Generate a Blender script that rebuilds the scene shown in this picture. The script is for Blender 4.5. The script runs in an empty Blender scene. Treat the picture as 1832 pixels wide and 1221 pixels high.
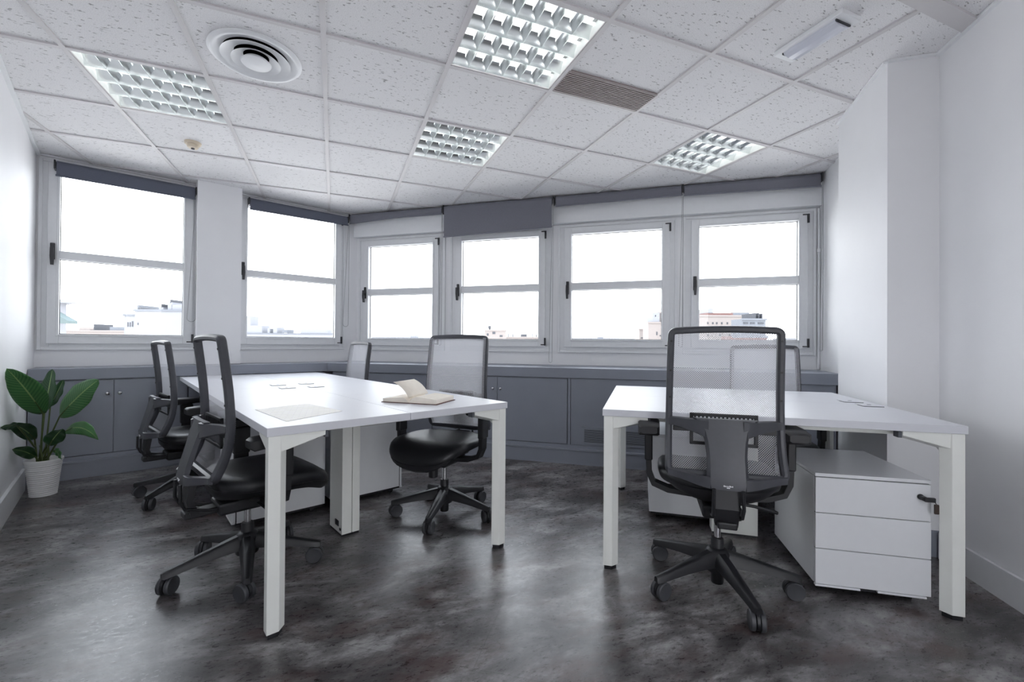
import bpy, bmesh, math, random
from math import sin, cos, pi, radians, atan2, hypot, sqrt
from mathutils import Vector, Matrix
random.seed(7)
SC = bpy.context.scene
COL = SC.collection

# ------------------------------------------------------------------ camera
CX, CY, H = 0.059, -2.256, 1.038
YAW, PITCH, ROLL = 0.386, 0.007, 0.007
FPX = 784.706
CE = 2.504                                   # ceiling height
_f = Vector((sin(YAW)*cos(PITCH), cos(YAW)*cos(PITCH), sin(PITCH)))
_r0 = Vector((cos(YAW), -sin(YAW), 0)); _u0 = _r0.cross(_f)
_r = cos(ROLL)*_r0 + sin(ROLL)*_u0
_u = -sin(ROLL)*_r0 + cos(ROLL)*_u0
cam_d = bpy.data.cameras.new('camera'); cam = bpy.data.objects.new('camera', cam_d); COL.objects.link(cam)
cam.matrix_world = Matrix(((_r.x, _u.x, -_f.x, CX), (_r.y, _u.y, -_f.y, CY), (_r.z, _u.z, -_f.z, H), (0, 0, 0, 1)))
cam_d.sensor_width = 36.0; cam_d.lens = FPX/1832*36.0; cam_d.clip_start = 0.02; cam_d.clip_end = 600
SC.camera = cam

def at(px, py, z):                           # a point of the photograph carried onto the height z
    d = (px-916)/FPX*_r - (py-610.5)/FPX*_u + _f
    t = (z-H)/d.z
    return Vector((CX+d.x*t, CY+d.y*t, z))
def deep(px, py, depth):                     # a point of the photograph at a given distance in front of the camera
    d = (px-916)/FPX*_r - (py-610.5)/FPX*_u + _f
    return Vector((CX, CY, H)) + d*depth

# ------------------------------------------------------------------ world, exposure
SKY_STRENGTH = 4.6
world = bpy.data.worlds.new('World'); SC.world = world; world.use_nodes = True
wn = world.node_tree; wn.nodes.clear()
def N(nt, t, **kw):
    n = nt.nodes.new(t)
    for k, v in kw.items():
        if k.startswith('i_'):
            n.inputs[k[2:].replace('_', ' ')].default_value = v
        else: setattr(n, k, v)
    return n
wo = N(wn, 'ShaderNodeOutputWorld'); bg = N(wn, 'ShaderNodeBackground'); bg.inputs['Strength'].default_value = SKY_STRENGTH
tc = N(wn, 'ShaderNodeTexCoord'); sx = N(wn, 'ShaderNodeSeparateXYZ'); wn.links.new(tc.outputs['Generated'], sx.inputs[0])
wr = N(wn, 'ShaderNodeValToRGB')
mr = N(wn, 'ShaderNodeMapRange'); mr.inputs['From Min'].default_value = -1; mr.inputs['From Max'].default_value = 1
wn.links.new(sx.outputs['Z'], mr.inputs[0]); wn.links.new(mr.outputs[0], wr.inputs[0])
cr = wr.color_ramp
cr.elements[0].position = 0.0; cr.elements[0].color = (0.62, 0.61, 0.60, 1)
cr.elements[1].position = 1.0; cr.elements[1].color = (0.80, 0.88, 1.0, 1)
e = cr.elements.new(0.47); e.color = (0.70, 0.69, 0.69, 1)
e = cr.elements.new(0.50); e.color = (0.95, 0.96, 1.0, 1)
e = cr.elements.new(0.62); e.color = (0.98, 0.985, 1.0, 1)
ns = N(wn, 'ShaderNodeTexNoise'); ns.inputs['Scale'].default_value = 3.5; ns.inputs['Detail'].default_value = 5
wn.links.new(tc.outputs['Generated'], ns.inputs['Vector'])
mx = N(wn, 'ShaderNodeMix', data_type='RGBA', blend_type='MULTIPLY'); mx.inputs['Factor'].default_value = 0.25
nr = N(wn, 'ShaderNodeValToRGB'); nr.color_ramp.elements[0].position = .35; nr.color_ramp.elements[0].color = (.78, .84, .95, 1); nr.color_ramp.elements[1].position = .62
wn.links.new(ns.outputs['Fac'], nr.inputs[0])
wn.links.new(wr.outputs[0], mx.inputs['A']); wn.links.new(nr.outputs[0], mx.inputs['B'])
wn.links.new(mx.outputs['Result'], bg.inputs['Color']); wn.links.new(bg.outputs[0], wo.inputs[0])
world.cycles.sampling_method = 'MANUAL'; world.cycles.sample_map_resolution = 512

TUBE_STRENGTH = 5.5
SC.view_settings.view_transform = 'Standard'; SC.view_settings.look = 'None'
SC.view_settings.exposure = 0.60; SC.view_settings.gamma = 1.0; SC.view_settings.use_curve_mapping = False
SC.cycles.max_bounces = 10; SC.cycles.diffuse_bounces = 6; SC.cycles.glossy_bounces = 5; SC.cycles.transparent_max_bounces = 16
SC.cycles.sample_clamp_indirect = 6.0

# ------------------------------------------------------------------ materials
def lin(c):
    c = c/255.0
    return c/12.92 if c <= 0.04045 else ((c+0.055)/1.055)**2.4
def rgb(r, g, b): return (lin(r), lin(g), lin(b), 1.0)
MATS = {}
def mat(name, col, rough=0.5, metal=0.0, noise=0.03, scale=25.0, bump=0.0, spec=0.5, coat=0.0, stretch=(1, 1, 1)):
    m = bpy.data.materials.new(name); m.use_nodes = True; nt = m.node_tree
    p = nt.nodes['Principled BSDF']
    p.inputs['Roughness'].default_value = rough; p.inputs['Metallic'].default_value = metal
    p.inputs['Specular IOR Level'].default_value = spec
    if coat: p.inputs['Coat Weight'].default_value = coat; p.inputs['Coat Roughness'].default_value = .15
    t = N(nt, 'ShaderNodeTexCoord'); mp = N(nt, 'ShaderNodeMapping'); mp.inputs['Scale'].default_value = stretch
    n = N(nt, 'ShaderNodeTexNoise'); n.inputs['Scale'].default_value = scale; n.inputs['Detail'].default_value = 4
    nt.links.new(t.outputs['Object'], mp.inputs[0]); nt.links.new(mp.outputs[0], n.inputs['Vector'])
    r = N(nt, 'ShaderNodeValToRGB')
    c = Vector(col[:3])
    r.color_ramp.elements[0].position = .3; r.color_ramp.elements[0].color = (*(c*(1-noise)), 1)
    r.color_ramp.elements[1].position = .7; r.color_ramp.elements[1].color = (*[min(1, x) for x in c*(1+noise)], 1)
    nt.links.new(n.outputs['Fac'], r.inputs[0]); nt.links.new(r.outputs[0], p.inputs['Base Color'])
    if bump:
        b = N(nt, 'ShaderNodeBump'); b.inputs['Strength'].default_value = bump; b.inputs['Distance'].default_value = .004
        nt.links.new(n.outputs['Fac'], b.inputs['Height']); nt.links.new(b.outputs[0], p.inputs['Normal'])
    MATS[name] = m
    return m
M_wall = mat('white_paint', rgb(236, 236, 238), .6, noise=.012, scale=4, bump=.02)
M_trim = mat('white_trim', rgb(235, 236, 238), .4, noise=.01)
M_alu = mat('window_aluminium', rgb(228, 229, 231), .42, noise=.015)
M_cab = mat('grey_cabinet_paint', rgb(138, 142, 153), .45, noise=.03, scale=6)
M_black = mat('black_plastic', rgb(29, 29, 33), .45, noise=.05)
M_blk2 = mat('black_handle_plastic', rgb(48, 48, 52), .4)
M_frame = mat('charcoal_plastic', rgb(66, 67, 73), .42, noise=.05, scale=60)
M_seat = mat('black_leatherette', rgb(24, 25, 29), .42, noise=.08, scale=160, bump=.15)
M_wheel = mat('grey_tread', rgb(64, 65, 69), .5)
M_chrome = mat('chrome', rgb(215, 215, 218), .14, metal=1.0, noise=.01)
M_desk = mat('white_melamine', rgb(214, 215, 221), .42, noise=.01, scale=8)
M_leg = mat('white_lacquered_steel', rgb(240, 241, 236), .35, noise=.01)
M_ped = mat('white_lacquer', rgb(232, 233, 236), .28, noise=.01, coat=.2)
M_gap = mat('dark_gap', rgb(60, 61, 66), .7)
M_blind = mat('grey_blind_fabric', rgb(120, 120, 130), .8, noise=.05, scale=180, bump=.1)
M_blind2 = mat('slate_blind_fabric', rgb(94, 98, 112), .8, noise=.05, scale=180, bump=.1)
M_cord = mat('cord', rgb(150, 150, 152), .5)
M_grid = mat('grid_bar_white', rgb(208, 205, 206), .5, noise=.01)
M_vent = mat('vent_grey', rgb(150, 140, 138), .45)
M_beige = mat('beige_plastic', rgb(222, 208, 186), .45)
M_pot = mat('white_rattan_pot', rgb(236, 236, 236), .5, noise=.03, scale=14, bump=.6, stretch=(1, 1, 7))
M_soil = mat('soil', rgb(58, 46, 38), .95, noise=.4, scale=60, bump=.8)
M_stem = mat('plant_stem', rgb(74, 88, 46), .5, noise=.2, scale=30)
M_mirror = mat('louvre_aluminium', rgb(232, 236, 236), .26, metal=1.0, noise=.02)
M_refl = mat('reflector_white', rgb(225, 228, 228), .4)
M_paper = mat('paper', rgb(246, 244, 240), .7, noise=.01)
M_page = mat('book_page', rgb(240, 232, 220), .7, noise=.03, scale=30)
M_cover = mat('brown_book_cover', rgb(92, 50, 42), .5, noise=.1)
M_bw = mat('building_render', rgb(118, 119, 124), .8, noise=.03, scale=.3)
M_bp = mat('building_pink_render', rgb(120, 113, 110), .8, noise=.03, scale=.3)
M_brick = mat('building_brick', rgb(98, 72, 68), .85, noise=.15, scale=2)
M_bgrey = mat('building_grey', rgb(92, 95, 101), .8, noise=.05, scale=.5)
M_bdark = mat('building_dark', rgb(52, 54, 60), .6)
M_awn = mat('green_awning', rgb(80, 92, 92), .8)
M_logo = mat('white_print', rgb(230, 230, 235), .5)
M_key = mat('brown_key_fob', rgb(58, 44, 38), .4)

def mat_emit(name, col, s):
    m = bpy.data.materials.new(name); m.use_nodes = True; p = m.node_tree.nodes['Principled BSDF']
    p.inputs['Base Color'].default_value = (.9, .9, .9, 1); p.inputs['Emission Color'].default_value = (*col, 1); p.inputs['Emission Strength'].default_value = s
    n = N(m.node_tree, 'ShaderNodeTexNoise'); n.inputs['Scale'].default_value = 3
    return m
M_tube = mat_emit('fluorescent_tube', (1, .985, .96), TUBE_STRENGTH)

def mat_glass():
    m = bpy.data.materials.new('window_glass'); m.use_nodes = True; nt = m.node_tree; nt.nodes.clear()
    o = N(nt, 'ShaderNodeOutputMaterial'); mxs = N(nt, 'ShaderNodeMixShader'); t = N(nt, 'ShaderNodeBsdfTransparent'); g = N(nt, 'ShaderNodeBsdfGlossy')
    t.inputs[0].default_value = (.96, .975, .98, 1); g.inputs['Roughness'].default_value = .02
    lw = N(nt, 'ShaderNodeFresnel'); lw.inputs['IOR'].default_value = 1.25
    nt.links.new(lw.outputs[0], mxs.inputs[0]); nt.links.new(t.outputs[0], mxs.inputs[1]); nt.links.new(g.outputs[0], mxs.inputs[2]); nt.links.new(mxs.outputs[0], o.inputs[0])
    return m
M_glass = mat_glass()

def mat_mesh():                              # woven seat-back net: pale yarn with small diamond holes
    m = bpy.data.materials.new('chair_net'); m.use_nodes = True; nt = m.node_tree
    p = nt.nodes['Principled BSDF']; out = nt.nodes['Material Output']
    p.inputs['Base Color'].default_value = rgb(208, 208, 214); p.inputs['Roughness'].default_value = .7
    t = N(nt, 'ShaderNodeTexCoord'); s = N(nt, 'ShaderNodeSeparateXYZ'); nt.links.new(t.outputs['Object'], s.inputs[0])
    def sn(sock, k):
        a = N(nt, 'ShaderNodeMath', operation='MULTIPLY'); a.inputs[1].default_value = k; nt.links.new(sock, a.inputs[0])
        b = N(nt, 'ShaderNodeMath', operation='SINE'); nt.links.new(a.outputs[0], b.inputs[0]); return b.outputs[0]
    a = sn(s.outputs['X'], 2*pi/.0085); b = sn(s.outputs['Z'], 2*pi/.0085)
    mm = N(nt, 'ShaderNodeMath', operation='MULTIPLY'); nt.links.new(a, mm.inputs[0]); nt.links.new(b, mm.inputs[1])
    g = N(nt, 'ShaderNodeMath', operation='GREATER_THAN'); g.inputs[1].default_value = .06; nt.links.new(mm.outputs[0], g.inputs[0])
    tl = N(nt, 'ShaderNodeBsdfTranslucent'); tl.inputs[0].default_value = rgb(225, 225, 230); ms = N(nt, 'ShaderNodeMixShader'); ms.inputs[0].default_value = .45
    nt.links.new(p.outputs[0], ms.inputs[1]); nt.links.new(tl.outputs[0], ms.inputs[2])
    tr = N(nt, 'ShaderNodeBsdfTransparent'); mxs = N(nt, 'ShaderNodeMixShader')
    nt.links.new(g.outputs[0], mxs.inputs[0]); nt.links.new(ms.outputs[0], mxs.inputs[1]); nt.links.new(tr.outputs[0], mxs.inputs[2]); nt.links.new(mxs.outputs[0], out.inputs['Surface'])
    return m
M_net = mat_mesh()

def mat_ceiling():
    m = bpy.data.materials.new('fissured_ceiling_tile'); m.use_nodes = True; nt = m.node_tree; p = nt.nodes['Principled BSDF']
    p.inputs['Roughness'].default_value = .9; p.inputs['Specular IOR Level'].default_value = .1
    t = N(nt, 'ShaderNodeTexCoord'); mp = N(nt, 'ShaderNodeMapping'); mp.inputs['Scale'].default_value = (.42, 1, 1); mp.inputs['Rotation'].default_value = (0, 0, -.3)
    nt.links.new(t.outputs['Object'], mp.inputs[0])
    n1 = N(nt, 'ShaderNodeTexNoise'); n1.inputs['Scale'].default_value = 100; n1.inputs['Detail'].default_value = 2
    nt.links.new(mp.outputs[0], n1.inputs['Vector'])
    r1 = N(nt, 'ShaderNodeValToRGB'); r1.color_ramp.elements[0].position = .30; r1.color_ramp.elements[0].color = rgb(172, 170, 170)
    r1.color_ramp.elements[1].position = .36; r1.color_ramp.elements[1].color = rgb(238, 237, 238)
    nt.links.new(n1.outputs['Fac'], r1.inputs[0])
    n2 = N(nt, 'ShaderNodeTexNoise'); n2.inputs['Scale'].default_value = 260; n2.inputs['Detail'].default_value = 2
    nt.links.new(t.outputs['Object'], n2.inputs['Vector'])
    r2 = N(nt, 'ShaderNodeValToRGB'); r2.color_ramp.elements[0].position = .3; r2.color_ramp.elements[0].color = (.82, .82, .82, 1); r2.color_ramp.elements[1].position = .55
    nt.links.new(n2.outputs['Fac'], r2.inputs[0])
    mxn = N(nt, 'ShaderNodeMix', data_type='RGBA', blend_type='MULTIPLY'); mxn.inputs['Factor'].default_value = 1
    nt.links.new(r1.outputs[0], mxn.inputs['A']); nt.links.new(r2.outputs[0], mxn.inputs['B']); nt.links.new(mxn.outputs['Result'], p.inputs['Base Color'])
    b = N(nt, 'ShaderNodeBump'); b.inputs['Strength'].default_value = .5; b.inputs['Distance'].default_value = .003
    nt.links.new(r1.outputs[0], b.inputs['Height']); nt.links.new(b.outputs[0], p.inputs['Normal'])
    return m
M_ceil = mat_ceiling()

def mat_floor():
    m = bpy.data.materials.new('oxidised_vinyl_floor'); m.use_nodes = True; nt = m.node_tree; p = nt.nodes['Principled BSDF']
    L = nt.links.new
    t = N(nt, 'ShaderNodeTexCoord'); mp = N(nt, 'ShaderNodeMapping'); mp.inputs['Rotation'].default_value = (0, 0, .62); mp.inputs['Scale'].default_value = (.8, 1.7, 1)
    L(t.outputs['Object'], mp.inputs[0])
    def noise(sc, det, ro, dist=0):
        n = N(nt, 'ShaderNodeTexNoise'); n.inputs['Scale'].default_value = sc; n.inputs['Detail'].default_value = det; n.inputs['Roughness'].default_value = ro; n.inputs['Distortion'].default_value = dist
        L(mp.outputs[0], n.inputs['Vector']); return n
    def ramp(n, *els):
        r = N(nt, 'ShaderNodeValToRGB'); r.color_ramp.elements.remove(r.color_ramp.elements[1])
        for i, (po, c) in enumerate(els):
            e = r.color_ramp.elements[0] if i == 0 else r.color_ramp.elements.new(po)
            e.position = po; e.color = c
        L(n, r.inputs[0]); return r.outputs[0]
    def mix(f, a, b, mode='MIX'):
        x = N(nt, 'ShaderNodeMix', data_type='RGBA', blend_type=mode)
        if isinstance(f, float): x.inputs['Factor'].default_value = f
        else: L(f, x.inputs['Factor'])
        L(a, x.inputs['A']); L(b, x.inputs['B']); return x.outputs['Result']
    n1 = noise(3.0, 14, .76, .35); n2 = noise(3.6, 10, .72, .2); n3 = noise(34, 10, .8)
    base = ramp(n1.outputs['Fac'], (.35, rgb(50, 48, 49)), (.45, rgb(80, 77, 78)), (.53, rgb(116, 113, 114)), (.63, rgb(170, 168, 168)))
    rust = ramp(n2.outputs['Fac'], (.0, rgb(58, 40, 38)), (1, rgb(84, 58, 54)))
    rm = ramp(n2.outputs['Fac'], (.50, (0, 0, 0, 1)), (.64, (.75, .75, .75, 1)))
    c = mix(rm, base, rust)
    sp = ramp(n3.outputs['Fac'], (.34, (.62, .62, .62, 1)), (.5, (.97, .97, .97, 1)), (.66, (1.0, 1.0, 1.0, 1)))
    c = mix(.9, c, sp, 'MULTIPLY')
    br = N(nt, 'ShaderNodeTexBrick'); br.offset = .37; br.inputs['Scale'].default_value = 1; br.inputs['Mortar Size'].default_value = .0022; br.inputs['Brick Width'].default_value = .92; br.inputs['Row Height'].default_value = .46
    br.inputs['Color1'].default_value = (1, 1, 1, 1); br.inputs['Color2'].default_value = (.82, .82, .82, 1); br.inputs['Mortar'].default_value = (.6, .6, .6, 1)
    mp2 = N(nt, 'ShaderNodeMapping'); mp2.inputs['Rotation'].default_value = (0, 0, .62); L(t.outputs['Object'], mp2.inputs[0]); L(mp2.outputs[0], br.inputs['Vector'])
    c = mix(.7, c, br.outputs['Color'], 'MULTIPLY')
    L(c, p.inputs['Base Color'])
    rr = ramp(n3.outputs['Fac'], (.3, (.22, .22, .22, 1)), (.7, (.38, .38, .38, 1))); L(rr, p.inputs['Roughness'])
    b = N(nt, 'ShaderNodeBump'); b.inputs['Strength'].default_value = .15; b.inputs['Distance'].default_value = .002; L(n3.outputs['Fac'], b.inputs['Height']); L(b.outputs[0], p.inputs['Normal'])
    p.inputs['Specular IOR Level'].default_value = .7
    return m
M_floor = mat_floor()

def mat_leaf(name, c1, c2):
    m = bpy.data.materials.new(name); m.use_nodes = True; nt = m.node_tree; p = nt.nodes['Principled BSDF']
    uv = N(nt, 'ShaderNodeUVMap'); s = N(nt, 'ShaderNodeSeparateXYZ'); nt.links.new(uv.outputs[0], s.inputs[0])
    # veins: stripes sweeping from the midrib, u = along, v = across (0.5 midrib)
    a = N(nt, 'ShaderNodeMath', operation='SUBTRACT'); a.inputs[1].default_value = .5; nt.links.new(s.outputs['Y'], a.inputs[0])
    ab = N(nt, 'ShaderNodeMath', operation='ABSOLUTE'); nt.links.new(a.outputs[0], ab.inputs[0])
    k = N(nt, 'ShaderNodeMath', operation='MULTIPLY_ADD'); k.inputs[1].default_value = -.35; nt.links.new(ab.outputs[0], k.inputs[0]); nt.links.new(s.outputs['X'], k.inputs[2])
    w = N(nt, 'ShaderNodeMath', operation='MULTIPLY'); w.inputs[1].default_value = 110; nt.links.new(k.outputs[0], w.inputs[0])
    sn = N(nt, 'ShaderNodeMath', operation='SINE'); nt.links.new(w.outputs[0], sn.inputs[0])
    r = N(nt, 'ShaderNodeValToRGB'); r.color_ramp.elements[0].position = .0; r.color_ramp.elements[0].color = c1; r.color_ramp.elements[1].position = 1; r.color_ramp.elements[1].color = c2
    mrn = N(nt, 'ShaderNodeMapRange'); mrn.inputs['From Min'].default_value = -1; nt.links.new(sn.outputs[0], mrn.inputs[0]); nt.links.new(mrn.outputs[0], r.inputs[0])
    rib = N(nt, 'ShaderNodeMath', operation='LESS_THAN'); rib.inputs[1].default_value = .025; nt.links.new(ab.outputs[0], rib.inputs[0])
    mxn = N(nt, 'ShaderNodeMix', data_type='RGBA'); mxn.inputs['B'].default_value = rgb(142, 168, 110); nt.links.new(rib.outputs[0], mxn.inputs['Factor']); nt.links.new(r.outputs[0], mxn.inputs['A'])
    nt.links.new(mxn.outputs['Result'], p.inputs['Base Color']); p.inputs['Roughness'].default_value = .35
    return m
M_leafd = mat_leaf('leaf_dark', rgb(30, 62, 36), rgb(44, 84, 46))
M_leafl = mat_leaf('leaf_fresh', rgb(58, 104, 62), rgb(86, 132, 80))

def mat_print():                             # pale printed floor plan on the sheet
    m = bpy.data.materials.new('printed_sheet'); m.use_nodes = True; nt = m.node_tree; p = nt.nodes['Principled BSDF']
    t = N(nt, 'ShaderNodeTexCoord'); br = N(nt, 'ShaderNodeTexBrick'); br.inputs['Scale'].default_value = 11
    br.inputs['Color1'].default_value = rgb(246, 244, 240); br.inputs['Color2'].default_value = rgb(240, 238, 230); br.inputs['Mortar'].default_value = rgb(234, 230, 228); br.inputs['Mortar Size'].default_value = .02
    nt.links.new(t.outputs['Object'], br.inputs['Vector']); nt.links.new(br.outputs[0], p.inputs['Base Color']); p.inputs['Roughness'].default_value = .6
    return m
M_print = mat_print()

# ------------------------------------------------------------------ mesh helpers
class MB:
    def __init__(self): self.bm = bmesh.new()
    def box(self, x0, x1, y0, y1, z0, z1, bev=0.0, M=None):
        if x1 < x0: x0, x1 = x1, x0
        if y1 < y0: y0, y1 = y1, y0
        if z1 < z0: z0, z1 = z1, z0
        vs = [self.bm.verts.new((x, y, z)) for z in (z0, z1) for (x, y) in ((x0, y0), (x1, y0), (x1, y1), (x0, y1))]
        fs = [self.bm.faces.new([vs[i] for i in f]) for f in ((3, 2, 1, 0), (4, 5, 6, 7), (0, 1, 5, 4), (1, 2, 6, 5), (2, 3, 7, 6), (3, 0, 4, 7))]
        if bev > 0:
            es = list({e for f in fs for e in f.edges})
            r = bmesh.ops.bevel(self.bm, geom=es, offset=bev, segments=2, affect='EDGES', profile=.5)
            vs = list({v for f in r['faces'] for v in f.verts} | {v for v in vs if v.is_valid})
        if M is not None: bmesh.ops.transform(self.bm, matrix=M, verts=[v for v in vs if v.is_valid])
        return self
    def prism(self, pts, z0, z1, M=None):    # polygon in xy, extruded in z
        a = [self.bm.verts.new((x, y, z0)) for x, y in pts]; b = [self.bm.verts.new((x, y, z1)) for x, y in pts]
        n = len(pts); self.bm.faces.new(a[::-1]); self.bm.faces.new(b)
        for i in range(n): self.bm.faces.new((a[i], a[(i+1) % n], b[(i+1) % n], b[i]))
        if M is not None: bmesh.ops.transform(self.bm, matrix=M, verts=a+b)
        return self
    def hexa(self, bot, top):                # eight corners
        a = [self.bm.verts.new(p) for p in bot]; b = [self.bm.verts.new(p) for p in top]
        self.bm.faces.new(a[::-1]); self.bm.faces.new(b)
        for i in range(4): self.bm.faces.new((a[i], a[(i+1) % 4], b[(i+1) % 4], b[i]))
        return self
    def loft(self, rings, close=True, caps=True):
        R = [[self.bm.verts.new(p) for p in r] for r in rings]
        for a, b in zip(R, R[1:]):
            n = len(a)
            for i in range(n if close else n-1): self.bm.faces.new((a[i], a[(i+1) % n], b[(i+1) % n], b[i]))
        if caps:
            self.bm.faces.new(R[0][::-1]); self.bm.faces.new(R[-1])
        return self
    def loop(self, rings):                   # closed loop of rings
        R = [[self.bm.verts.new(p) for p in r] for r in rings]; m = len(R)
        for j in range(m):
            a, b = R[j], R[(j+1) % m]; n = len(a)
            for i in range(n): self.bm.faces.new((a[i], a[(i+1) % n], b[(i+1) % n], b[i]))
        return self
    def tube(self, pts, r, n=10):
        pts = [Vector(p) for p in pts]; rr = r if isinstance(r, (list, tuple)) else [r]*len(pts)
        rings = []
        up = None
        for i, p in enumerate(pts):
            t = (pts[min(i+1, len(pts)-1)]-pts[max(i-1, 0)]).normalized()
            if up is None:
                up = Vector((0, 0, 1)) if abs(t.z) < .9 else Vector((1, 0, 0))
            a = t.cross(up).normalized(); b = a.cross(t).normalized(); up = b
            rings.append([p+rr[i]*(cos(2*pi*k/n)*a+sin(2*pi*k/n)*b) for k in range(n)])
        return self.loft(rings)
    def lathe(self, prof, n=32, c=(0, 0, 0), axis='Z', caps=True):
        rings = []
        for r, z in prof:
            ring = []
            for k in range(n):
                x, y = r*cos(2*pi*k/n), r*sin(2*pi*k/n)
                q = (x, y, z) if axis == 'Z' else ((z, x, y) if axis == 'X' else (y, z, x))
                ring.append((q[0]+c[0], q[1]+c[1], q[2]+c[2]))
            rings.append(ring)
        return self.loft(rings, caps=caps)
    def grid(self, fn, nu, nv, uvl=False):
        V = [[self.bm.verts.new(fn(i/nu, j/nv)) for j in range(nv+1)] for i in range(nu+1)]
        L = self.bm.loops.layers.uv.verify() if uvl else None
        for i in range(nu):
            for j in range(nv):
                f = self.bm.faces.new((V[i][j], V[i+1][j], V[i+1][j+1], V[i][j+1]))
                if uvl:
                    for l, (a, b) in zip(f.loops, ((i, j), (i+1, j), (i+1, j+1), (i, j+1))): l[L].uv = (a/nu, b/nv)
        return self
    def build(self, name, m, parent=None, smooth=False, solid=0.0, bevel=0.0):
        bmesh.ops.recalc_face_normals(self.bm, faces=self.bm.faces)
        me = bpy.data.meshes.new(name); self.bm.to_mesh(me); self.bm.free()
        o = bpy.data.objects.new(name, me); COL.objects.link(o); me.materials.append(m)
        if parent is not None: o.parent = parent
        if smooth:
            for p in me.polygons: p.use_smooth = True
            try: me.set_sharp_from_angle(angle=radians(40))
            except Exception: pass
        if solid:
            s = o.modifiers.new('solidify', 'SOLIDIFY'); s.thickness = solid; s.offset = 0
        if bevel:
            b = o.modifiers.new('bevel', 'BEVEL'); b.width = bevel; b.segments = 2; b.limit_method = 'ANGLE'
        return o
def empty(name, loc, rz=0.0):
    o = bpy.data.objects.new(name, None); COL.objects.link(o); o.location = loc; o.rotation_euler = (0, 0, rz); o.empty_display_size = .1
    return o
def tag(o, label, cat, group=None):
    o['label'] = label; o['category'] = cat
    if group: o['group'] = group
    return o
def struct(o, label=None):
    o['kind'] = 'structure'
    if label: o['label'] = label
    return o
def copy_tree(o, parent=None):
    c = o.copy(); COL.objects.link(c)
    if parent is not None: c.parent = parent
    for ch in list(o.children): copy_tree(ch, c)
    return c

# ------------------------------------------------------------------ plan of the room
def line_x(p, d, q, e):                      # intersection of two lines
    c = d[0]*e[1]-d[1]*e[0]; t = ((q[0]-p[0])*e[1]-(q[1]-p[1])*e[0])/c
    return (p[0]+t*d[0], p[1]+t*d[1])
A_L = radians(18.66); P_L = (-2.091, 2.313)                  # left window wall
A_R = radians(-38.01); P_R = (0.274, 3.14)                   # right window wall
dL = (cos(A_L), sin(A_L)); dR = (cos(A_R), sin(A_R))
W_P = (-1.669, 1.115); W_D = (-.342, .940)                   # left wall
C_LW = line_x(P_L, dL, W_P, W_D)                             # corner left wall / window wall
C_MID = line_x(P_L, dL, P_R, dR)                             # corner between the window walls
C_R = (3.957, 0.262)                                         # right end of the window wall
D_REC = (-.66, -.75)
PIL_FAR = (3.110, -.405); PIL_NEAR = (2.676, -.903); PIL_R = (2.872, -1.056)
RW_P = (2.69, -1.26); RW_D = (-.574, -.819)
RW_TOP = line_x(RW_P, RW_D, PIL_NEAR, (cos(radians(-38)), sin(radians(-38))))
LW_END = (W_P[0]+W_D[0]*(-3.3-W_P[1])/W_D[1], -3.3)
RW_END = (RW_P[0]+RW_D[0]*2.5, RW_P[1]+RW_D[1]*2.5)
ROOM = [LW_END, RW_END, (C_R[0]+.03, C_R[1]-.02), C_MID, C_LW]

def clip(poly, room):                        # Sutherland-Hodgman against the (convex, counter-clockwise) room
    out = poly
    for i in range(len(room)):
        a, b = room[i], room[(i+1) % len(room)]
        inp, out = out, []
        if not inp: return []
        side = lambda p: (b[0]-a[0])*(p[1]-a[1])-(b[1]-a[1])*(p[0]-a[0])
        for j in range(len(inp)):
            p, q = inp[j-1], inp[j]
            sp, sq = side(p), side(q)
            if (sp >= 0) != (sq >= 0):
                t = sp/(sp-sq); out.append((p[0]+t*(q[0]-p[0]), p[1]+t*(q[1]-p[1])))
            if sq >= 0: out.append(q)
    return out

# floor
fl = MB(); fl.prism([(-2.6, -4.2), (2.6, -4.2), (4.4, 0.2), (4.4, .6), (.3, 3.7), (-2.6, 2.7)], -.12, 0)
struct(fl.build('floor', M_floor), 'dark oxidised grey and rust vinyl floor')

# ceiling tiles (openings where the four louvred lights sit) and their grid
G = .6
LIGHT_CELLS = [(-2, 1), (1, -1), (1, 1), (4, 0)]
cb = MB()
for i in range(-6, 9):
    for j in range(-6, 7):
        if (i, j) in LIGHT_CELLS: continue
        pl = clip([(i*G, j*G), ((i+1)*G, j*G), ((i+1)*G, (j+1)*G), (i*G, (j+1)*G)], ROOM)
        if len(pl) >= 3: cb.prism(pl, CE, CE+.015)
struct(cb.build('ceiling', M_ceil), 'white fissured mineral tile ceiling')
tb = MB()
for i in range(-6, 10):
    pl = clip([(i*G-.012, -4), (i*G+.012, -4), (i*G+.012, 4), (i*G-.012, 4)], ROOM)
    if len(pl) >= 3: tb.prism(pl, CE-.009, CE)
for j in range(-6, 7):
    pl = clip([(-4, j*G-.012), (5, j*G-.012), (5, j*G+.012), (-4, j*G+.012)], ROOM)
    if len(pl) >= 3: tb.prism(pl, CE-.0085, CE)
tb.prism(clip([(-4, -1.238), (5, -1.238), (5, -1.165), (-4, -1.165)], ROOM), CE-.011, CE-.0005)
struct(tb.build('trim_1', M_grid), 'white metal grid bars of the tile ceiling')

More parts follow.
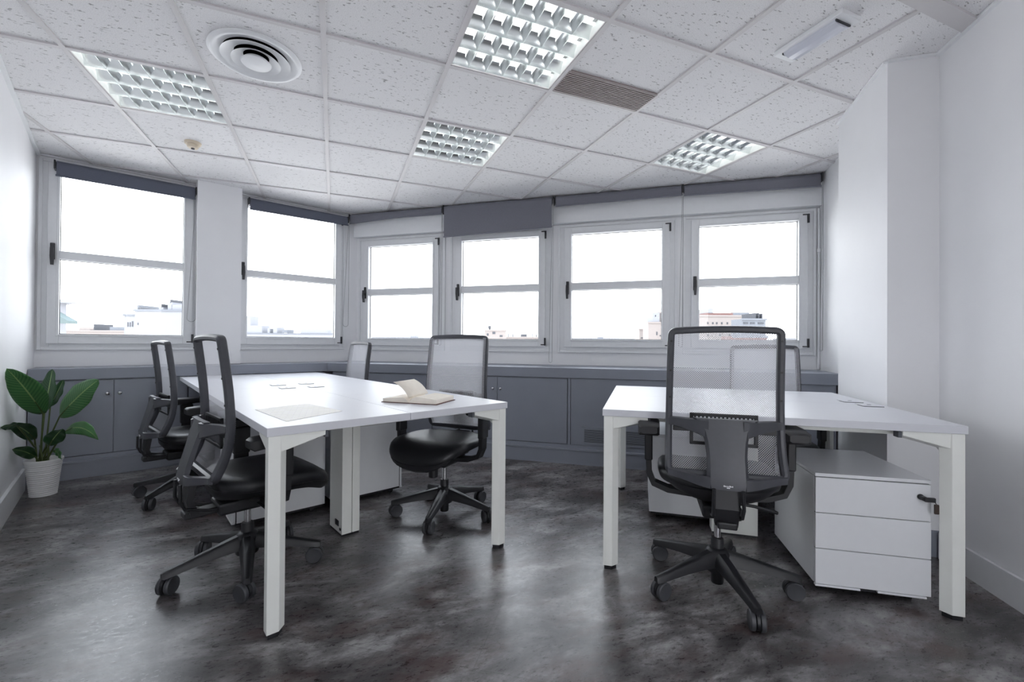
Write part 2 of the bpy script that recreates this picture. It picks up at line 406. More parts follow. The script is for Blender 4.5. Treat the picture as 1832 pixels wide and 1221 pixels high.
def wall_seg(mb, a, b, z0, z1, th=.15, out=1):
    dx, dy = b[0]-a[0], b[1]-a[1]; l = hypot(dx, dy); nx, ny = dy/l*th*out, -dx/l*th*out
    mb.hexa([(a[0], a[1], z0), (b[0], b[1], z0), (b[0]+nx, b[1]+ny, z0), (a[0]+nx, a[1]+ny, z0)],
            [(a[0], a[1], z1), (b[0], b[1], z1), (b[0]+nx, b[1]+ny, z1), (a[0]+nx, a[1]+ny, z1)])
TOP = CE+.12
m = MB(); wall_seg(m, (C_LW[0], C_LW[1]), LW_END, 0, TOP); struct(m.build('wall_left', M_wall))
m = MB(); wall_seg(m, RW_END, RW_TOP, 0, TOP); struct(m.build('wall_right', M_wall))
m = MB(); wall_seg(m, (3.18, -.62), (C_R[0]+.02, C_R[1]+.02), 0, TOP); struct(m.build('wall_far_right', M_wall))
m = MB(); m.prism([PIL_NEAR, RW_TOP, (3.25, -.75), (3.28, -.56), PIL_FAR], 0, TOP); struct(m.build('wall_pillar', M_wall))
# wall behind the camera with an opening added to let in soft sky fill
m = MB()
bx0, bx1 = (LW_END[0], -3.3), RW_END
m.box(bx0[0]-.5, bx0[0]+.35, -3.45, -3.3, 0, TOP); m.box(bx1[0]-.35, bx1[0]+.9, -3.45, -3.3, 0, TOP); m.box(bx0[0]+.35, bx1[0]-.35, -3.45, -3.3, 2.1, TOP)
struct(m.build('wall_back', M_wall))

# window walls: local x along the wall, y outward, z up
def on_wall(name, P, ang): return empty(name, (P[0], P[1], 0), ang)
LEN_L = hypot(C_MID[0]-P_L[0], C_MID[1]-P_L[1]); LEN_R = hypot(C_R[0]-P_R[0], C_R[1]-P_R[1])
OFF_R = -hypot(C_MID[0]-P_R[0], C_MID[1]-P_R[1]) if (C_MID[0]-P_R[0])*dR[0]+(C_MID[1]-P_R[1])*dR[1] < 0 else hypot(C_MID[0]-P_R[0], C_MID[1]-P_R[1])
def FM(P, ang): return Matrix.Translation((P[0], P[1], 0)) @ Matrix.Rotation(ang, 4, 'Z')
F_L, F_R = FM(P_L, A_L), FM(P_R, A_R)
WIN_L = [(0.0, 1.03), (1.35, 2.385)]; ZL = (.965, 2.475)
WIN_R = [(.07, 1.15), (1.21, 2.33), (2.385, 3.515), (3.565, 4.645)]; ZR = (.957, 2.235)
def window_wall(name, F, s0, s1, wins, z):
    m = MB()
    m.box(s0, s1, 0, .2, 0, z[0], M=F); m.box(s0, s1, 0, .2, z[1], TOP, M=F)
    xs = [s0]+[v for w in wins for v in w]+[s1]
    for k in range(0, len(xs), 2):
        if xs[k+1]-xs[k] > .002: m.box(xs[k], xs[k+1], 0, .2, z[0], z[1], M=F)
    return struct(m.build(name, M_wall))
window_wall('wall_window_left', F_L, -.05, LEN_L+.05, WIN_L, ZL)
window_wall('wall_window_right', F_R, OFF_R-.05, LEN_R+.05, WIN_R, ZR)
m = MB(); m.box(1.0, 1.345, -.175, -.001, .835, CE-.001, M=F_L); struct(m.build('wall_column', M_wall), 'white column between the two left windows')
# roller-shutter casing above the right windows
m = MB(); m.box(OFF_R+.004, LEN_R-.003, -.07, -.001, 2.245, CE-.006, M=F_R); struct(m.build('trim_2', M_trim), 'white boxed casing above the right-hand windows')
# thin conduit in the corner beside the last window
m = MB(); m.tube([tuple(F_R @ Vector((LEN_R-.012, -.018, z))) for z in (.84, 1.2, 2.23)], .010, 10); m.tube([tuple(F_R @ Vector((LEN_R-.012, -.018, z))) for z in (1.85, 1.88)], .015, 10); struct(m.build('trim_4', M_trim, smooth=True), 'thin white conduit beside the last window')
# ceiling edge trims
m = MB()
for a, b in ((C_LW, LW_END), (RW_END, RW_TOP)): wall_seg(m, a, b, CE-.015, CE-.001, .02, -1)
m.box(0.01, LEN_L-.02, -.022, -.001, CE-.012, CE-.001, M=F_L)
wall_seg(m, PIL_NEAR, PIL_FAR, CE-.012, CE-.001, .018, -1); wall_seg(m, RW_TOP, PIL_NEAR, CE-.012, CE-.001, .018, -1)
struct(m.build('trim_3', M_trim), 'white edge trim where ceiling meets walls')
# baseboards
m = MB(); wall_seg(m, (C_LW[0]-W_D[0]*.5, C_LW[1]-W_D[1]*.5), LW_END, 0, .15, .016, -1); struct(m.build('baseboard_left', M_trim))
m = MB(); wall_seg(m, RW_END, (RW_TOP[0]-.02, RW_TOP[1]-.02), 0, .127, .016, -1); struct(m.build('baseboard_right', M_trim))
m = MB(); wall_seg(m, RW_TOP, PIL_NEAR, 0, .127, .014, -1); wall_seg(m, PIL_NEAR, PIL_FAR, 0, .127, .014, -1); struct(m.build('baseboard_pillar', M_cab))

# windows
def make_window(n, F, s0, s1, z0, z1, gl, gz, rail, handle_z, fy=0.0):
    loc = F @ Vector((0, 0, 0)); root = empty('window_%d' % n, loc, atan2(F[1][0], F[0][0]))
    root['kind'] = 'structure'
    g0, g1 = gl; b0, b1 = gz
    fr = MB()                                # outer frame, stepped
    def ring(mb, a0, a1, c0, c1, wl, wr, wb, wt, y0, y1):
        mb.box(a0, a0+wl, y0, y1, c0, c1); mb.box(a1-wr, a1, y0, y1, c0, c1)
        mb.box(a0+wl, a1-wr, y0, y1, c0, c0+wb); mb.box(a0+wl, a1-wr, y0, y1, c1-wt, c1)
    so0, so1 = g0-.068, g1+.068; sb0, sb1 = b0-.075, b1+.062
    ring(fr, s0+.001, s1-.001, z0+.001, z1-.001, so0-s0+.012, s1-so1+.012, sb0-z0+.012, z1-sb1+.012, -.010, .06)
    ring(fr, s0+.001, s1-.001, z0+.001, z1-.001, .022, .022, .022, .022, -.020, -.010)
    fr.build('window_frame', M_alu, root, bevel=.002)
    sa = MB()
    ring(sa, so0, so1, sb0, sb1, g0-so0, so1-g1, b0-sb0, sb1-b1, -.036, .03)
    ring(sa, g0-.016, g1+.016, b0-.016, b1+.016, .016, .016, .016, .016, -.043, -.036)
    sa.box(g0, g1, -.034, .03, rail[0], rail[1])
    sash = sa.build('sash', M_alu, root, bevel=.0025)
    gk = MB()
    for c0, c1 in ((b0, rail[0]), (rail[1], b1)):
        gk.box(g0, g0+.004, .006, .012, c0, c1); gk.box(g1-.004, g1, .006, .012, c0, c1); gk.box(g0, g1, .006, .012, c0, c0+.004); gk.box(g0, g1, .006, .012, c1-.004, c1)
    gk.build('gasket', M_black, sash)
    for c0, c1 in ((b0, rail[0]), (rail[1], b1)):
        MB().box(g0, g1, .012, .016, c0, c1).build('pane', M_glass, sash)
    hx = so0+.030
    h = MB(); h.box(hx-.014, hx+.014, -.046, -.036, handle_z-.055, handle_z+.075, .004); h.tube([(hx, -.046, handle_z+.01), (hx, -.072, handle_z+.01)], .010)
    h.loft([[(hx-w, -.062-d, z), (hx+w, -.062-d, z), (hx+w, -.080-d, z), (hx-w, -.080-d, z)] for z, w, d in ((handle_z+.035, .011, 0), (handle_z-.03, .012, .002), (handle_z-.10, .009, -.006))])
    ho = h.build('handle', M_blk2, root); ho['label'] = 'black plastic window handle'
    for hz, sg in ((sb0+.012, 1), (sb1-.09, -1)):
        hb = MB(); hb.box(so1-.006, so1+.012, -.046, -.034, hz, hz+.078, .002)
        zz = hz+.004 if sg > 0 else hz+.068
        hb.box(so1-.040, so1+.012, -.042, -.034, zz, zz+.010, .001)
        ho = hb.build('hinge', M_blk2, root); ho['label'] = 'black corner hinge'
    return root
make_window(1, F_L, .0, 1.03, *ZL, (.122, .912), (1.092, 2.385), (1.69, 1.755), 1.735)
make_window(2, F_L, 1.35, 2.385, *ZL, (1.418, 2.268), (1.092, 2.385), (1.69, 1.755), 1.75)
for k, (g0, g1, hz) in enumerate(((.21, 1.01, 1.60), (1.35, 2.19, 1.60), (2.525, 3.378, 1.59), (3.703, 4.506, 1.60))):
    make_window(3+k, F_R, *WIN_R[k], *ZR, (g0, g1), (1.088, 2.135), (1.58, 1.652), hz)

# roller blinds
def make_blind(F, s0, s1, zl, zr, zt, y, r, label, fab, chain_z, chain_side=1, chain_w=.035):
    root = empty('roller_blind', F @ Vector((s0, y, zt)), atan2(F[1][0], F[0][0]))
    w = s1-s0
    tag(root, label, 'blind', 'roller blinds above the windows')
    f = MB()
    f.lathe([(r, 0), (r, w)], 20, (0, 0, -r), 'X')
    hl, hr = zt-zl, zt-zr
    ring = lambda x, h: [(x, -r*.99, -r), (x, -r*.99+.002, -r), (x, -r+.004, -h), (x, -r+.002, -h)]
    f.loft([ring(0, hl), ring(w, hr)])
    f.build('fabric', fab, root)
    b = MB(); b.tube([(-.004, -r+.003, -hl-.004), (w+.004, -r+.003, -hr-.004)], .008, 8); b.build('bottom_bar', fab, root)
    for x in (-.014, w+.004):
        kb = MB().box(x, x+.010, -r-.004, r, -2*r-.002, -.002, .002).build('bracket', M_blk2, root); kb['label'] = 'black end bracket'
    if chain_z:
        L = zt-chain_z; x = w+.016 if chain_side > 0 else -.016
        pts = [(x, -r, -r)]
        n = 14
        for i in range(n+1):
            a = pi*i/n
            pts.append((x-.004-chain_w/2+chain_w/2*cos(a), -r-.004, -L+chain_w/2-chain_w/2*sin(a)))
        pts.append((x-.006, -r, -r))
        c = MB(); c.tube(pts, .0022, 6); co = c.build('pull_chain', M_cord, root); co['label'] = 'thin pale chain loop'
    return root
make_blind(F_L, .105, .985, 2.335, 2.345, 2.452, -.075, .035, 'slate roller blind rolled up over the leftmost window, beside the left wall', M_blind2, 1.22, 1, .06)
make_blind(F_L, 1.425, 2.375, 2.345, 2.360, 2.455, -.075, .035, 'slate roller blind rolled up over the second window from left, right of white column', M_blind2, 1.22, 1, .06)
make_blind(F_R, .045, 1.165, 2.385, 2.435, 2.488, -.118, .038, 'grey roller blind sagging at its left end, over third window from left', M_blind, 1.02, 1, .03)
make_blind(F_R, 1.195, 2.345, 2.165, 2.195, 2.497, -.118, .038, 'grey roller blind pulled partway down, the only lowered one', M_blind, .86, 1, .03)
make_blind(F_R, 2.385, 3.535, 2.395, 2.405, 2.497, -.118, .038, 'grey roller blind rolled up over the second window from the right', M_blind, 1.02, 1, .03)
make_blind(F_R, 3.560, 4.630, 2.400, 2.385, 2.497, -.118, .038, 'grey roller blind rolled up over the rightmost window', M_blind, 1.0, 1, .02)

# ------------------------------------------------------------------ low cabinets under the windows
cabL_P = (-1.827+.0, 2.04); cabR_P = (2.088, 1.03); aCR = radians(-38.0)
cL = line_x(cabL_P, dL, W_P, W_D)                                   # left end at the left wall
cM = line_x(cabL_P, dL, cabR_P, dR)                                 # inner corner
F_CL = FM(cL, A_L); F_CR = FM(cM, aCR)
lenCL = hypot(cM[0]-cL[0], cM[1]-cL[1])
cRend = (3.592, -.085)
lenCR = hypot(cRend[0]-cM[0], cRend[1]-cM[1])
depL = .36; depR = .33
def s_on(F, p): return (F.inverted() @ Vector((p[0], p[1], 0)))
depL = s_on(F_CL, P_L).y - .004; depR = s_on(F_CR, P_R).y - .004
sL = lambda px: s_on(F_CL, at(px, 860-(px-105)*.1405, 0)).x
def worktop(name, F, a, b, dep, label):
    o = MB().box(a, b, -.018, dep, .745, .832, .004, M=F).build(name, M_cab)
    return tag(o, label, 'worktop')
def corner_top():
    pass
# tops meet along the mitre in the corner
mit = F_L @ Vector((LEN_L, -.004, 0))
tl = MB(); i0 = F_CL @ Vector((.004, -.018, 0)); i1 = F_CL @ Vector((.004, depL, 0))
cMi = line_x((F_CL @ Vector((0, -.018, 0)))[:2], dL, (F_CR @ Vector((0, -.018, 0)))[:2], dR)
cMo = line_x((F_CL @ Vector((0, depL, 0)))[:2], dL, (F_CR @ Vector((0, depR, 0)))[:2], dR)
tl.prism([i0[:2], cMi, cMo, i1[:2]], .745, .832)
tag(tl.build('counter', M_cab, bevel=.003), 'grey painted cabinet top running below the two left windows', 'worktop')
tr = MB(); j0 = F_CR @ Vector((lenCR-.004, -.018, 0)); j1 = Vector((*line_x((F_CR @ Vector((0, depR, 0)))[:2], dR, (C_R[0]-.012, C_R[1]+.010), D_REC), 0)); j0 = Vector((*line_x((F_CR @ Vector((0, -.018, 0)))[:2], dR, (C_R[0]-.012, C_R[1]+.010), D_REC), 0))
tr.prism([cMi, j0[:2], j1[:2], cMo], .745, .832)
tag(tr.build('counter', M_cab, bevel=.003), 'grey painted cabinet top running below the four right windows', 'worktop')
def plinth(F, a, b, label):
    m = MB(); m.box(a, b, -.03, .05, 0, .118, M=F); m.box(a, b, -.036, .05, .118, .132, .002, M=F); m.box(a, b, -.034, -.03, 0, .012, M=F)
    m.box(a, b, -.004, .05, .132, .162, M=F)
    o = m.build('cabinet_plinth', M_cab); tag(o, label, 'plinth')
plinth(F_CL, .004, lenCL-.04, 'grey moulded plinth along the foot of the left cabinets')
plinth(F_CR, .04, lenCR-.004, 'grey moulded plinth along the foot of the right cabinets')
def low_cabinet(F, a, b, dep, doors, label, knobs):
    root = empty('low_cabinet', F @ Vector((a, 0, .163)), atan2(F[1][0], F[0][0])); w = b-a
    tag(root, label, 'cabinet', 'grey cabinets under the windows')
    MB().box(.001, w-.001, .019, dep-.002, 0, .58).build('body', M_cab, root)
    dk = MB(); dk.box(.001, w-.001, .010, .019, 0, .58); dk.build('shadow_gap', M_cab, root)
    xs = doors
    for i in range(len(xs)-1):
        d = MB().box(xs[i]+.002, xs[i+1]-.002, -.004, .010, .004, .574, .002).build('door', M_cab, root)
        kx = xs[i+1]-.036 if i % 2 == 0 else xs[i]+.036
        if knobs:
            kk = MB(); kk.lathe([(.005, 0), (.005, .010), (.013, .014), (.016, .021), (.012, .028), (.002, .031)], 14, (0, 0, 0), 'Z')
            ko = kk.build('knob', M_chrome, d, smooth=True); ko['label'] = 'round chrome knob'
            ko.location = (kx, -.004, .468); ko.rotation_euler = (pi/2, 0, 0)
    return root
split = sL(202)
low_cabinet(F_CL, .004, split+.47, depL, [0.0, split-.004, split+.466], 'two-door grey cabinet behind the potted plant, beside the left wall', True)
low_cabinet(F_CL, split+.475, split+1.37, depL, [0, .447, .895], 'two-door grey cabinet behind the two left chairs and long desk', True)
low_cabinet(F_CL, split+1.375, lenCL-.03, depL, [0, (lenCL-.03-split-1.375)], 'narrow grey cabinet in the corner where both window walls meet', False)
kR = s_on(F_CR, (1.458, 1.53)).x                                   # line between the two knobs
low_cabinet(F_CR, .06, kR-.655, depR, [0, kR-.715], 'grey cabinet front to the right of the window corner, behind the desk', False)
low_cabinet(F_CR, kR-.65, kR+.645, depR, [0, .65, 1.295], 'two-door grey cabinet with chrome knobs right of the mesh chair by the book', True)
# radiator panel with its grille
va = kR+.65
root = empty('radiator_cover', F_CR @ Vector((va, 0, .163)), aCR); tag(root, 'plain grey cover panel with a slotted air grille behind the two-place desk', 'cover panel')
wv = lenCR-.006-va
pn = MB(); pn.box(0, .022, -.006, .02, 0, .58, .001); pn.box(.026, wv, -.003, .02, 0, .58, .001); pn.box(.0, wv, .02, depR-.003, 0, .58); pn.build('panel', M_cab, root)
gr = MB()
gx0, gx1, gz0, gz1 = .125, .80, .012, .165
gr.box(gx0, gx1, -.012, -.003, gz0, gz0+.02); gr.box(gx0, gx1, -.012, -.003, gz1-.02, gz1); gr.box(gx0, gx0+.02, -.012, -.003, gz0, gz1); gr.box(gx1-.02, gx1, -.012, -.003, gz0, gz1)
g = gr.build('grille_frame', M_cab, root)
b = MB(); b.box(gx0+.02, gx1-.02, -.0045, -.003, gz0+.02, gz1-.02); b.build('grille_backing', M_gap, root)
s = MB()
for k in range(9):
    z = gz0+.026+k*.0125; s.box(gx0+.02, gx1-.02, -.011, -.0046, z, z+.006)
s.build('grille_slats', M_cab, root)

# ------------------------------------------------------------------ ceiling fittings
def make_light(i, j, label):
    root = empty('ceiling_light', (i*G+G/2, j*G+G/2, CE)); tag(root, label, 'ceiling light', 'louvred lights in the ceiling')
    a = .286
    h = MB(); t = .004
    h.box(-a-.002, a+.002, -a-.002, a+.002, .105, .11); h.box(-a-t, -a, -a, a, 0, .105); h.box(a, a+t, -a, a, 0, .105); h.box(-a, a, -a-t, -a, 0, .105); h.box(-a, a, a, a+t, 0, .105)
    h.build('housing', M_refl, root)
    f = MB(); w = .012
    f.box(-a-w, a+w, -a-w, -a+.003, -.006, 0); f.box(-a-w, a+w, a-.003, a+w, -.006, 0); f.box(-a-w, -a+.003, -a+.003, a-.003, -.006, 0); f.box(a-.003, a+w, -a+.003, a-.003, -.006, 0)
    f.build('frame', M_grid, root)
    for k in range(4):
        y = -a+.0715+k*.143
        tb_ = MB(); tb_.tube([(-a+.02, y, .072), (a-.02, y, .072)], .013, 12); to = tb_.build('lamp_tube', M_tube, root, smooth=True)
        for x0 in (-a+.001, a-.02): MB().box(x0, x0+.019, y-.015, y+.015, .05, .105).build('lamp_holder', M_refl, to)
    lv = MB()
    for k in range(5):                       # long parabolic reflectors between the tubes
        y = -a+.143*k
        def side(sg):
            prof = [(.002, .001), (.004, .012), (.010, .026), (.020, .040), (.034, .050)]
            if (k == 0 and sg < 0) or (k == 4 and sg > 0): return
            lv.loft([[(x, y+sg*p, z) for p, z in prof] for x in (-a+.001, a-.001)], close=False, caps=False)
        side(-1); side(1)
    for k in range(1, 6):                    # cross blades
        x = -a+k*(2*a/6)
        for sg in (-1, 1):
            prof = [(.001, .001), (.003, .012), (.008, .024), (.016, .034), (.024, .040)]
            lv.loft([[(x+sg*p, y, z) for p, z in prof] for y in (-a+.001, a-.001)], close=False, caps=False)
    lo = lv.build('louvre', M_mirror, root, smooth=True); lo['label'] = 'shiny metal louvre'
    return root
make_light(-2, 1, 'square louvred ceiling light between the round diffuser and the left wall')
make_light(1, -1, 'large square louvred ceiling light touching the slotted grey vent')
make_light(1, 1, 'square louvred ceiling light alone mid-ceiling above the open book')
make_light(4, 0, 'square louvred ceiling light closest to the pillar and the window blinds')

dfx, dfy = -.322, .315
root = empty('air_diffuser', (dfx, dfy, CE)); tag(root, 'round white ceiling air diffuser with nested rings', 'air diffuser')
def cone(r0, r1, z0, z1, name, t=.004):
    m = MB(); m.lathe([(r0, z0), (r0+(r1-r0)*.5, z0+(z1-z0)*.35), (r1, z1), (r1-t, z1+t), (r0+(r1-r0)*.5-t, z0+(z1-z0)*.35+t), (r0-t, z0+t)], 48, caps=False)
    return m.build(name, M_trim, root, smooth=True)
m = MB(); m.lathe([(.208, 0), (.212, -.006), (.200, -.016), (.188, -.016), (.176, -.010), (.150, -.004), (.148, -.001)], 56, caps=False); m.build('rim', M_trim, root, smooth=True)
m = MB(); m.lathe([(.150, -.0005), (.001, -.0005)], 48); m.build('throat', M_bgrey, root)
cone(.100, .158, -.004, -.022, 'ring'); cone(.062, .112, -.006, -.032, 'ring')
m = MB(); m.lathe([(.030, -.006), (.055, -.020), (.070, -.036), (.066, -.041), (.001, -.046)], 40); m.build('centre_cap', M_trim, root, smooth=True)

root = empty('ceiling_vent', (1.5, -.125, CE)); tag(root, 'rectangular slotted grey ceiling vent touching a louvred light', 'air vent')
MB().box(-.29, .29, -.088, .104, -.003, -.0002).build('backing', M_black, root)
m = MB(); m.box(-.29, .29, -.092, -.086, -.010, 0); m.box(-.29, .29, .102, .108, -.010, 0); m.box(-.294, -.288, -.092, .108, -.010, 0); m.box(.288, .294, -.092, .108, -.010, 0); m.build('frame', M_vent, root)
m = MB()
for k in range(13): m.box(-.288, .288, -.083+k*.0147, -.0765+k*.0147, -.011, -.003)
m.build('slats', M_vent, root)

root = empty('smoke_detector', (-.913, 1.607, CE)); tag(root, 'small beige round smoke detector on the ceiling', 'smoke detector')
m = MB(); m.lathe([(.052, 0), (.052, -.012), (.046, -.018), (.001, -.018)], 32); m.build('base', M_beige, root, smooth=True)
m = MB(); m.lathe([(.036, -.018), (.036, -.034), (.030, -.042), (.018, -.044), (.001, -.044)], 32); m.build('sensor_head', M_beige, root, smooth=True)
m = MB(); m.lathe([(.012, -.044), (.010, -.050), (.001, -.050)], 16); m.build('sensor_tip', M_gap, root, smooth=True)

root = empty('emergency_light', (2.145, -.885, CE), radians(90)); tag(root, 'narrow white emergency light fixed to the ceiling near the pillar', 'emergency light')
MB().box(-.160, .160, -.066, .066, -.022, 0, .004).build('housing', M_trim, root)
m = MB(); m.loft([[(x, -.05, -.022), (x, -.044, -.033), (x, -.015, -.040), (x, .015, -.040), (x, .044, -.033), (x, .05, -.022)] for x in (-.120, .120)]); 
M_lens = mat('ribbed_lens', rgb(214, 216, 226), .15, noise=.03, scale=60, stretch=(.2, 6, 1))
m.build('lens', M_lens, root)
for x0 in (-.126, .121): MB().box(x0, x0+.005, -.05, .05, -.030, -.022).build('lens_end', M_gap, root)

# ------------------------------------------------------------------ desks
LEG = [(0, 0), (.040, 0), (.066, .030), (.030, .066), (0, .040)]
def desk_leg(root, x, y, sx, sy, h, brx=.165, bry=.12):
    m = MB(); pts = [(x+sx*a, y+sy*b) for a, b in LEG]
    m.prism(pts, .018, h)
    # tapered head brackets along both edges
    def br(L, along_x):
        P = []
        for t, zb, wd in ((.0, h-.075, .062), (1.0, h-.030, .046)):
            d = .03+t*L
            if along_x: P.append([(x+sx*d, y+sy*.004, zb+.012), (x+sx*d, y+sy*(.004+wd), zb), (x+sx*d, y+sy*(.004+wd), h), (x+sx*d, y+sy*.002, h)])
            else: P.append([(x+sx*.004, y+sy*d, zb+.012), (x+sx*(.004+wd), y+sy*d, zb), (x+sx*(.004+wd), y+sy*d, h), (x+sx*.002, y+sy*d, h)])
        m.loft(P)
    br(brx, True); br(bry, False)
    lo = m.build('leg', M_leg, root, bevel=.002)
    c = MB(); d = .03+brx
    c.box(x+sx*(d), x+sx*(d+.012), y+sy*.008, y+sy*.044, h-.028, h-.004); c.build('bracket_cap', M_bgrey, lo)
    f = MB(); f.prism([(x+sx*(a*.8+.005), y+sy*(b*.8+.005)) for a, b in LEG], 0, .018); f.build('foot', M_black, lo)
def rail(root, *b):
    MB().box(*b).build('frame_rail', M_leg, root)
# long four-place desk
D1 = empty('bench_desk', (-.152, -.532, 0), .343)
tag(D1, 'long white four-place desk with an open book and a printed sheet on it', 'desk')
W1, L1, T = 1.105, 3.126, .031
HT = .74
for (x0, x1) in ((0, W1/2-.001), (W1/2+.001, W1)):
    for (y0, y1) in ((0, L1/2-.001), (L1/2+.001, L1)):
        MB().box(x0, x1, y0, y1, HT-T, HT, .0015).build('worktop', M_desk, D1)
for x, sx in ((.006, 1), (W1-.006, -1)):
    for y, sy in ((.006, 1), (L1-.006, -1)): desk_leg(D1, x, y, sx, sy, HT-T)
for x0 in (.10, W1-.14): rail(D1, x0, x0+.04, .13, L1-.13, HT-T-.03, HT-T-.001)
for y0 in (.13, L1-.17): rail(D1, .10, W1-.10, y0, y0+.04, HT-T-.026, HT-T-.001)
m = MB(); m.box(.51, .562, .655, .835, .012, HT-T-.002, .001); m.box(.566, .606, .655, .835, .012, HT-T-.002, .001); m.box(.561, .567, .668, .83, .012, HT-T-.002)
cc = m.build('cable_column', M_leg, D1)
m = MB(); m.box(.512, .604, .66, .83, 0, .012); m.build('foot', M_black, cc)
m = MB(); m.box(.5075, .510, .70, .745, .045, .075); m.box(.5075, .510, .668, .685, .03, .042); m.build('socket', M_black, cc)
def flap(root, x, y, w, d, rot=0):
    m = MB(); m.box(x, x+w, y, y+d, HT, HT+.0035, .001); o = m.build('cable_flap', M_desk, root)
    m = MB(); m.box(x-.002, x+w*.96, y-.0055, y-.0005, HT-.0005, HT+.0022); m.box(x-.0050, x-.0005, y-.002, y+d*.6, HT-.0005, HT+.0015); m.box(x+w*.42, x+w*.60, y+d*.5, y+d*.62, HT+.0035, HT+.0042); m.build('flap_shade_notch', M_gap, o)  # dark strips paint the flap's edge shadow; small top box is its notch
for fx, fy in ((.40, 1.63), (.395, 1.385), (.585, 1.63), (.565, 1.355)): flap(D1, fx, fy, .085, .10)

# two-place desk at the right
D2 = empty('bench_desk', (1.214, -.532, 0), -.670)
tag(D2, 'white two-place desk touching the white pillar', 'desk')
W2, L2 = 1.354, 1.227
for (y0, y1) in ((0, L2/2-.001), (L2/2+.001, L2)): MB().box(0, W2, y0, y1, HT-T, HT, .0015).build('worktop', M_desk, D2)
for x, sx in ((.006, 1), (W2-.006, -1)):
    for y, sy in ((.006, 1), (L2-.006, -1)): desk_leg(D2, x, y, sx, sy, HT-T, .165, .12)
for y0 in (.10, L2-.14): rail(D2, .13, W2-.13, y0, y0+.04, HT-T-.03, HT-T-.001)
for x0 in (.13, W2-.17): rail(D2, x0, x0+.04, .10, L2-.10, HT-T-.026, HT-T-.001)
m = MB(); m.box(.55, .778, .574, .612, .012, HT-T-.002, .001); m.box(.55, .778, .616, .654, .012, HT-T-.002, .001); m.box(.56, .77, .611, .617, .012, HT-T-.002)
cc = m.build('cable_column', M_leg, D2); MB().box(.555, .773, .58, .65, 0, .012).build('foot', M_black, cc)
for fx, fy in ((1.215, .675), (1.235, .515)): flap(D2, fx, fy, .085, .10)

# drawer pedestals: local front is -y, origin at floor centre of the front edge's left end
def pedestal(loc, rz, w, d, label, key=False):
    root = empty('drawer_pedestal', loc, rz); tag(root, label, 'drawer pedestal', 'white drawer pedestals')
    z0, z1 = .045, .507
    m = MB(); m.box(0, w, .018, d, z0, z1-.016); m.box(0, w, 0, d, z1-.014, z1, .001); m.build('body', M_ped, root, bevel=.0015)
    MB().box(.004, w-.004, .006, .018, z0+.004, z1-.016).build('front_gap', M_gap, root)
    dh = (z1-.016-z0)/3
    for k in range(3):
        a = z0+k*dh
        dr = MB().box(.001, w-.001, -.002, .012, a+.0015, a+dh-.0015, .0015).build('drawer', M_ped, root)
        if key and k == 2:
            l = MB(); l.lathe([(.011, 0), (.011, .006), (.001, .006)], 16); lo = l.build('lock', M_black, dr); lo.location = (w-.038, -.002, a+dh-.05); lo.rotation_euler = (pi/2, 0, 0)
            l = MB(); l.box(w-.046, w-.030, -.034, -.008, a+dh-.058, a+dh-.042, .003); l.box(w-.042, w-.006, -.040, -.030, a+dh-.06, a+dh-.042, .003); l.build('key', M_black, dr)
            l = MB(); l.tube([(w-.012, -.035, a+dh-.052), (w-.004, -.036, a+dh-.066)], .0016, 6); l.box(w-.012, w+.004, -.041, -.033, a+dh-.104, a+dh-.066, .003); l.build('key_fob', M_key, dr)
    m = MB(); m.box(.01, w-.01, .012, d-.01, z0-.014, z0); m.build('base_plate', M_black, root)
    m = MB()
    m.box(.0, w*.40, -.004, .012, z0-.008, z0, .001); m.box(w*.55, w*.96, -.004, .012, z0-.008, z0, .001); m.build('base_lip', M_ped, root)
    for x in (.05, w-.05):
        for y in (.06, d-.06):
            c = MB(); c.lathe([(.004, -.012), (.016, -.010), (.016, .010), (.004, .012)], 18, (x, y, .0165), 'X'); c.box(x-.010, x+.010, y-.010, y+.010, .022, z0-.013); c.build('caster', M_black, root)
    return root
def on_desk(D, u, v):
    a = D.rotation_euler[2]; return (D.location[0]+cos(a)*u-sin(a)*v, D.location[1]+sin(a)*u+cos(a)*v, 0)
pedestal(on_desk(D2, .873, .058), -.67+radians(2.2), .405, .50, 'white three-drawer pedestal with a black key, under the two-place desk by the pillar', True)
pedestal(on_desk(D2, .222+.40, 1.185), -.67+pi, .40, .50, 'white drawer pedestal showing its back, behind the chair at the two-place desk')
pedestal(on_desk(D1, .085, 1.50), .343-pi/2, .405, .485, 'white drawer pedestal under the long desk, behind the seat of the side-on chair')
pedestal(on_desk(D1, 1.09, 1.10), .343+pi/2, .405, .47, 'white drawer pedestal under the long desk, between its cable column and the turned chair')

